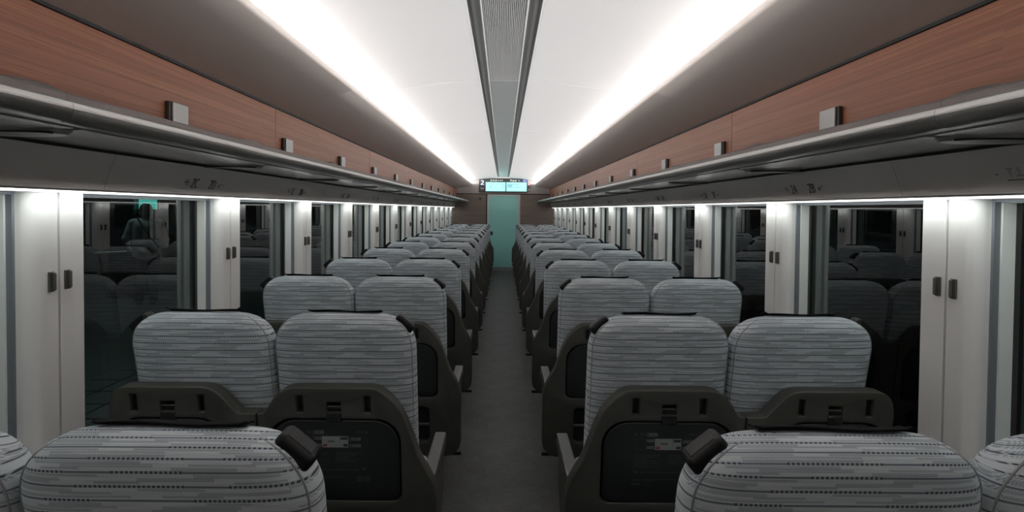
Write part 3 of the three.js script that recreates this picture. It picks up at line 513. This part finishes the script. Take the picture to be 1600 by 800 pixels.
// ------------------------------------------------------------------ outside: the dark platform by the left windows
{
  const ground = structure('ground', 'dark platform paving outside the left windows');
  part('paving', span(-1.75, -14, -0.3, -0.05, 4, -26), std([0.1, 0.115, 0.115], 0.45), ground);
  const tiles = [], r = rng(8); const tm = [std([0.16, 0.19, 0.19], 0.4), std([0.13, 0.16, 0.16], 0.45)];
  for (let i = 0; i < 14; i++) for (let j = 0; j < 4; j++) part('tactile_tile', rbox(0.288, 0.012, 0.288, 0.004, -2.7 - j * 0.3, -0.046, -2.9 - i * 0.3, 1), tm[r() < 0.5 ? 0 : 1], ground);
  void tiles;
  const col = thing('platform_column', 'dark square column on the platform beside the teal sign', 'column', [-6.6, -0.05, -9.5]);
  part('shaft', rbox(0.42, 3.3, 0.42, 0.03, 0, 1.65, 0), std([0.02, 0.022, 0.022], 0.6), col);
  part('foot', rbox(0.5, 0.16, 0.5, 0.02, 0, 0.08, 0), std([0.03, 0.03, 0.03], 0.6), col);
  const lamp = thing('platform_lamp', 'long fluorescent lamp fixed high on the dark platform column', 'lamp', [-6.5, 3.1, -8.64]);
  part('housing', rbox(0.16, 0.07, 1.3, 0.02, 0, 0.05, 0), M.pod, lamp);
  part('tube', new THREE.CylinderGeometry(0.016, 0.016, 1.2, 14).rotateX(Math.PI / 2), glow([0.9, 1, 1], 3), lamp);
  areaLight('platform_area_light', new THREE.Color().setRGB(0.85, 1, 1), PLATFORM_LAMP, 1.2, 0.12, [-6.5, 3.07, -8.64], [-6.3, 2.07, -8.64]);
  const sign = thing('platform_sign', 'glowing teal sign panel on the platform behind the standing person', 'sign', [-6.22, 1.5, -9.45]);
  const sm = canvasTexture(128, 160, (c, w, h) => { c.fillStyle = '#4fb9ae'; c.fillRect(0, 0, w, h); c.fillStyle = '#16302f'; c.fillRect(52, 8, 14, 12); c.fillStyle = '#14181c'; c.fillRect(70, 6, 52, 20); c.fillStyle = '#e6d6da'; for (let k = 0; k < 4; k++) c.fillRect(74 + k * 12, 10, 7, 12); c.fillStyle = '#2b6b66'; c.fillRect(30, 60, 14, 10); c.fillRect(24, 120, 18, 10); c.fillStyle = '#bdf2ec'; c.fillRect(20, 126, 10, 8); }, false);
  part('casing', rbox(0.34, 0.44, 0.06, 0.01, 0, 0.2, 0), M.latch, sign);
  const em = new THREE.MeshStandardMaterial({ roughness: 0.4, emissiveMap: sm, emissiveIntensity: 1.4 }); em.color.setRGB(0.01, 0.01, 0.01); em.emissive.setRGB(1, 1, 1);
  part('panel', setUV(box(0.32, 0.42, 0.004, 0, 0.2, 0.032), (x, y) => [(x + 0.16) / 0.32, (y + 0.01) / 0.42]), em, sign);
  part('bracket', rbox(0.06, 0.04, 0.03, 0.005, -0.165, 0.3, -0.02), M.latch, sign);
  areaLight('platform_sign_area_light', new THREE.Color().setRGB(0.4, 1, 0.9), 0.6, 0.32, 0.42, [-6.22, 1.7, -9.4], [-6.22, 1.7, -8]);
  const track = structure('ground', 'black track bed outside the right windows');
  part('ballast', span(1.75, 14, -1.3, -1.1, 4, -26), std([0.02, 0.02, 0.02], 0.9), track);
}

// ------------------------------------------------------------------ the person on the platform, seen from behind
function blob(bones, cell, k = 0.03) {          // bones: [ax,ay,az,ra, bx,by,bz,rb]; smooth union of tapered capsules, meshed
  const lo = [1e9, 1e9, 1e9], hi = [-1e9, -1e9, -1e9];
  for (const b of bones) for (let e = 0; e < 8; e += 4) for (let i = 0; i < 3; i++) { lo[i] = Math.min(lo[i], b[e + i] - b[e + 3] - 3 * cell); hi[i] = Math.max(hi[i], b[e + i] + b[e + 3] + 3 * cell); }
  const size = Math.max(hi[0] - lo[0], hi[1] - lo[1], hi[2] - lo[2]), n = Math.min(150, Math.ceil(size / cell)), half = size / 2;
  const mid = [0, 1, 2].map((i) => (lo[i] + hi[i]) / 2);
  const mc = new MarchingCubes(n, new THREE.MeshBasicMaterial(), false, false, 300000); mc.isolation = 0;
  for (let z = 0; z < n; z++) for (let y = 0; y < n; y++) for (let x = 0; x < n; x++) {
    const px = mid[0] + (x - n / 2) / (n / 2) * half, py = mid[1] + (y - n / 2) / (n / 2) * half, pz = mid[2] + (z - n / 2) / (n / 2) * half;
    let d = 1e3;
    for (const b of bones) {
      const ux = b[4] - b[0], uy = b[5] - b[1], uz = b[6] - b[2], l2 = ux * ux + uy * uy + uz * uz + 1e-9;
      let t = ((px - b[0]) * ux + (py - b[1]) * uy + (pz - b[2]) * uz) / l2; t = t < 0 ? 0 : t > 1 ? 1 : t;
      const q = Math.hypot(px - b[0] - t * ux, (py - b[1] - t * uy), (pz - b[2] - t * uz)) - (b[3] + t * (b[7] - b[3]));
      const h = Math.max(k - Math.abs(d - q), 0) / k; d = Math.min(d, q) - h * h * k / 4;
    }
    mc.field[x + y * n + z * n * n] = -d;
  }
  mc.update();
  const g = new THREE.BufferGeometry();
  g.setAttribute('position', new THREE.BufferAttribute(mc.positionArray.slice(0, mc.count * 3), 3)); g.setAttribute('normal', new THREE.BufferAttribute(mc.normalArray.slice(0, mc.count * 3), 3));
  g.setAttribute('uv', new THREE.BufferAttribute(new Float32Array(mc.count * 2), 2));
  g.scale(half, half, half); g.translate(...mid); return g;
}
{
  // local axes: the person faces -z, x to the person's right
  const p = thing('person', 'person in a pale shirt and dark trousers standing outside the left window, seen from behind', 'person', [-5.78, -0.05, -8.7]);
  p.rotation.y = 0.45; p.scale.setScalar(0.975);
  const skin = std([0.3, 0.2, 0.15], 0.6), shirt = std([0.42, 0.5, 0.5], 0.85), dark = std([0.03, 0.032, 0.036], 0.85), hair = std([0.012, 0.011, 0.01], 0.7);
  const hand = (x, y, z, dx) => { const b = [[x, y, z, 0.02, x, y - 0.06, z - 0.015, 0.024], [x + dx * 0.012, y, z, 0.018, x + dx * 0.016, y - 0.06, z - 0.015, 0.02]]; for (let i = 0; i < 4; i++) { const fx = x + (i - 1.2) * 0.017; b.push([fx, y - 0.07, z - 0.018, 0.009, fx, y - 0.1 - (i === 1 ? 0.006 : 0), z - 0.03, 0.0085], [fx, y - 0.1, z - 0.03, 0.0085, fx, y - 0.115 + (i === 3 ? 0.008 : 0), z - 0.052, 0.008]); } b.push([x, y - 0.02, z - 0.02, 0.011, x + 0.01 * dx, y - 0.06, z - 0.052, 0.009]); return b; };
  const R = { sh: [0.19, 1.34, 0.0], el: [0.27, 1.07, 0.03], wr: [0.25, 0.86, -0.06] }, Lf = { sh: [-0.19, 1.34, 0.0], el: [-0.27, 1.09, 0.03], wr: [-0.27, 0.98, -0.19] };
  const bone = (a, ra, b, rb) => [...a, ra, ...b, rb];
  const body = [bone([0, 1.57, -0.03], 0.088, [0, 1.49, -0.045], 0.07), bone([0, 1.46, -0.06], 0.055, [0, 1.44, -0.075], 0.045), bone([0, 1.46, -0.015], 0.052, [0, 1.36, 0.0], 0.06), bone([-0.085, 1.53, -0.02], 0.018, [-0.088, 1.51, -0.015], 0.014), bone([0.085, 1.53, -0.02], 0.018, [0.088, 1.51, -0.015], 0.014), bone([0, 1.53, -0.12], 0.012, [0, 1.5, -0.138], 0.014),
    bone([-0.14, 1.33, 0], 0.07, [0.14, 1.33, 0], 0.07), bone([0, 1.28, 0], 0.11, [0, 0.95, 0], 0.11), bone([-0.09, 0.9, 0], 0.09, [-0.1, 0.48, 0], 0.055), bone([0.09, 0.9, 0], 0.09, [0.1, 0.48, 0], 0.055), bone([-0.1, 0.48, 0], 0.055, [-0.1, 0.09, 0.02], 0.038), bone([0.1, 0.48, 0], 0.055, [0.1, 0.09, 0.02], 0.038),
    bone(R.sh, 0.05, R.el, 0.04), bone(R.el, 0.04, R.wr, 0.027), bone(Lf.sh, 0.05, Lf.el, 0.04), bone(Lf.el, 0.04, Lf.wr, 0.027)];
  const hr = hand(...R.wr, -1), hl = hand(...Lf.wr, 1);
  part('body', merge([blob(body, 0.013), blob(hr, 0.004, 0.01), blob(hl, 0.004, 0.01)]), skin, p);
  const sb = [bone([-0.15, 1.345, 0], 0.082, [0.15, 1.345, 0], 0.082), bone([-0.06, 1.28, 0.01], 0.135, [-0.06, 0.86, 0.01], 0.135), bone([0.06, 1.28, 0.01], 0.135, [0.06, 0.86, 0.01], 0.135), bone(R.sh, 0.07, R.el, 0.062), bone(Lf.sh, 0.07, Lf.el, 0.062), bone(R.el, 0.06, [0.262, 0.98, -0.01], 0.055), bone(Lf.el, 0.06, [-0.27, 1.04, -0.08], 0.052)];
  part('shirt', blob(sb, 0.013), shirt, p);
  part('trousers', blob([bone([-0.085, 0.88, 0], 0.112, [-0.1, 0.48, 0], 0.082), bone([0.085, 0.88, 0], 0.112, [0.1, 0.48, 0], 0.082), bone([-0.1, 0.48, 0], 0.08, [-0.1, 0.1, 0.02], 0.066), bone([0.1, 0.48, 0], 0.08, [0.1, 0.1, 0.02], 0.066)], 0.013), dark, p);
  part('hair', blob([bone([0, 1.585, -0.015], 0.095, [0, 1.5, 0.0], 0.082), bone([0, 1.5, 0.012], 0.07, [0, 1.46, 0.01], 0.056)], 0.009), hair, p);
  for (const q of [-1, 1]) part('shoe', rbox(0.095, 0.09, 0.26, 0.035, q * 0.1, 0.045, -0.03), dark, p);
  const strap = new THREE.TubeGeometry(new THREE.CatmullRomCurve3([[-0.12, 1.435, -0.04], [-0.1, 1.425, 0.06], [-0.02, 1.3, 0.158], [0.1, 1.1, 0.158], [0.19, 0.95, 0.08]].map((v) => new THREE.Vector3(...v))), 40, 0.014, 8);
  part('shoulder_strap', strap, dark, p);
  const st = thing('white_stick', 'slim white stick held level in the hand of the person outside', 'stick', [0, 0, 0]);
  p.updateMatrixWorld(true);
  const hp = new THREE.Vector3(-0.262, 0.872, -0.228).applyMatrix4(p.matrixWorld);
  const e = hp.clone().add(new THREE.Vector3(-0.55, -0.03, 0.05)), tip = hp.clone().add(new THREE.Vector3(0.12, 0.01, -0.01));
  st.position.copy(hp);
  part('rod', new THREE.TubeGeometry(new THREE.LineCurve3(e.sub(hp), tip.sub(hp)), 4, 0.012, 10), std([0.75, 0.8, 0.8], 0.4), st);
}

scene.traverse((o) => { if (o.isLight && o.shadow) o.castShadow = true; });
renderer.render(scene, camera);
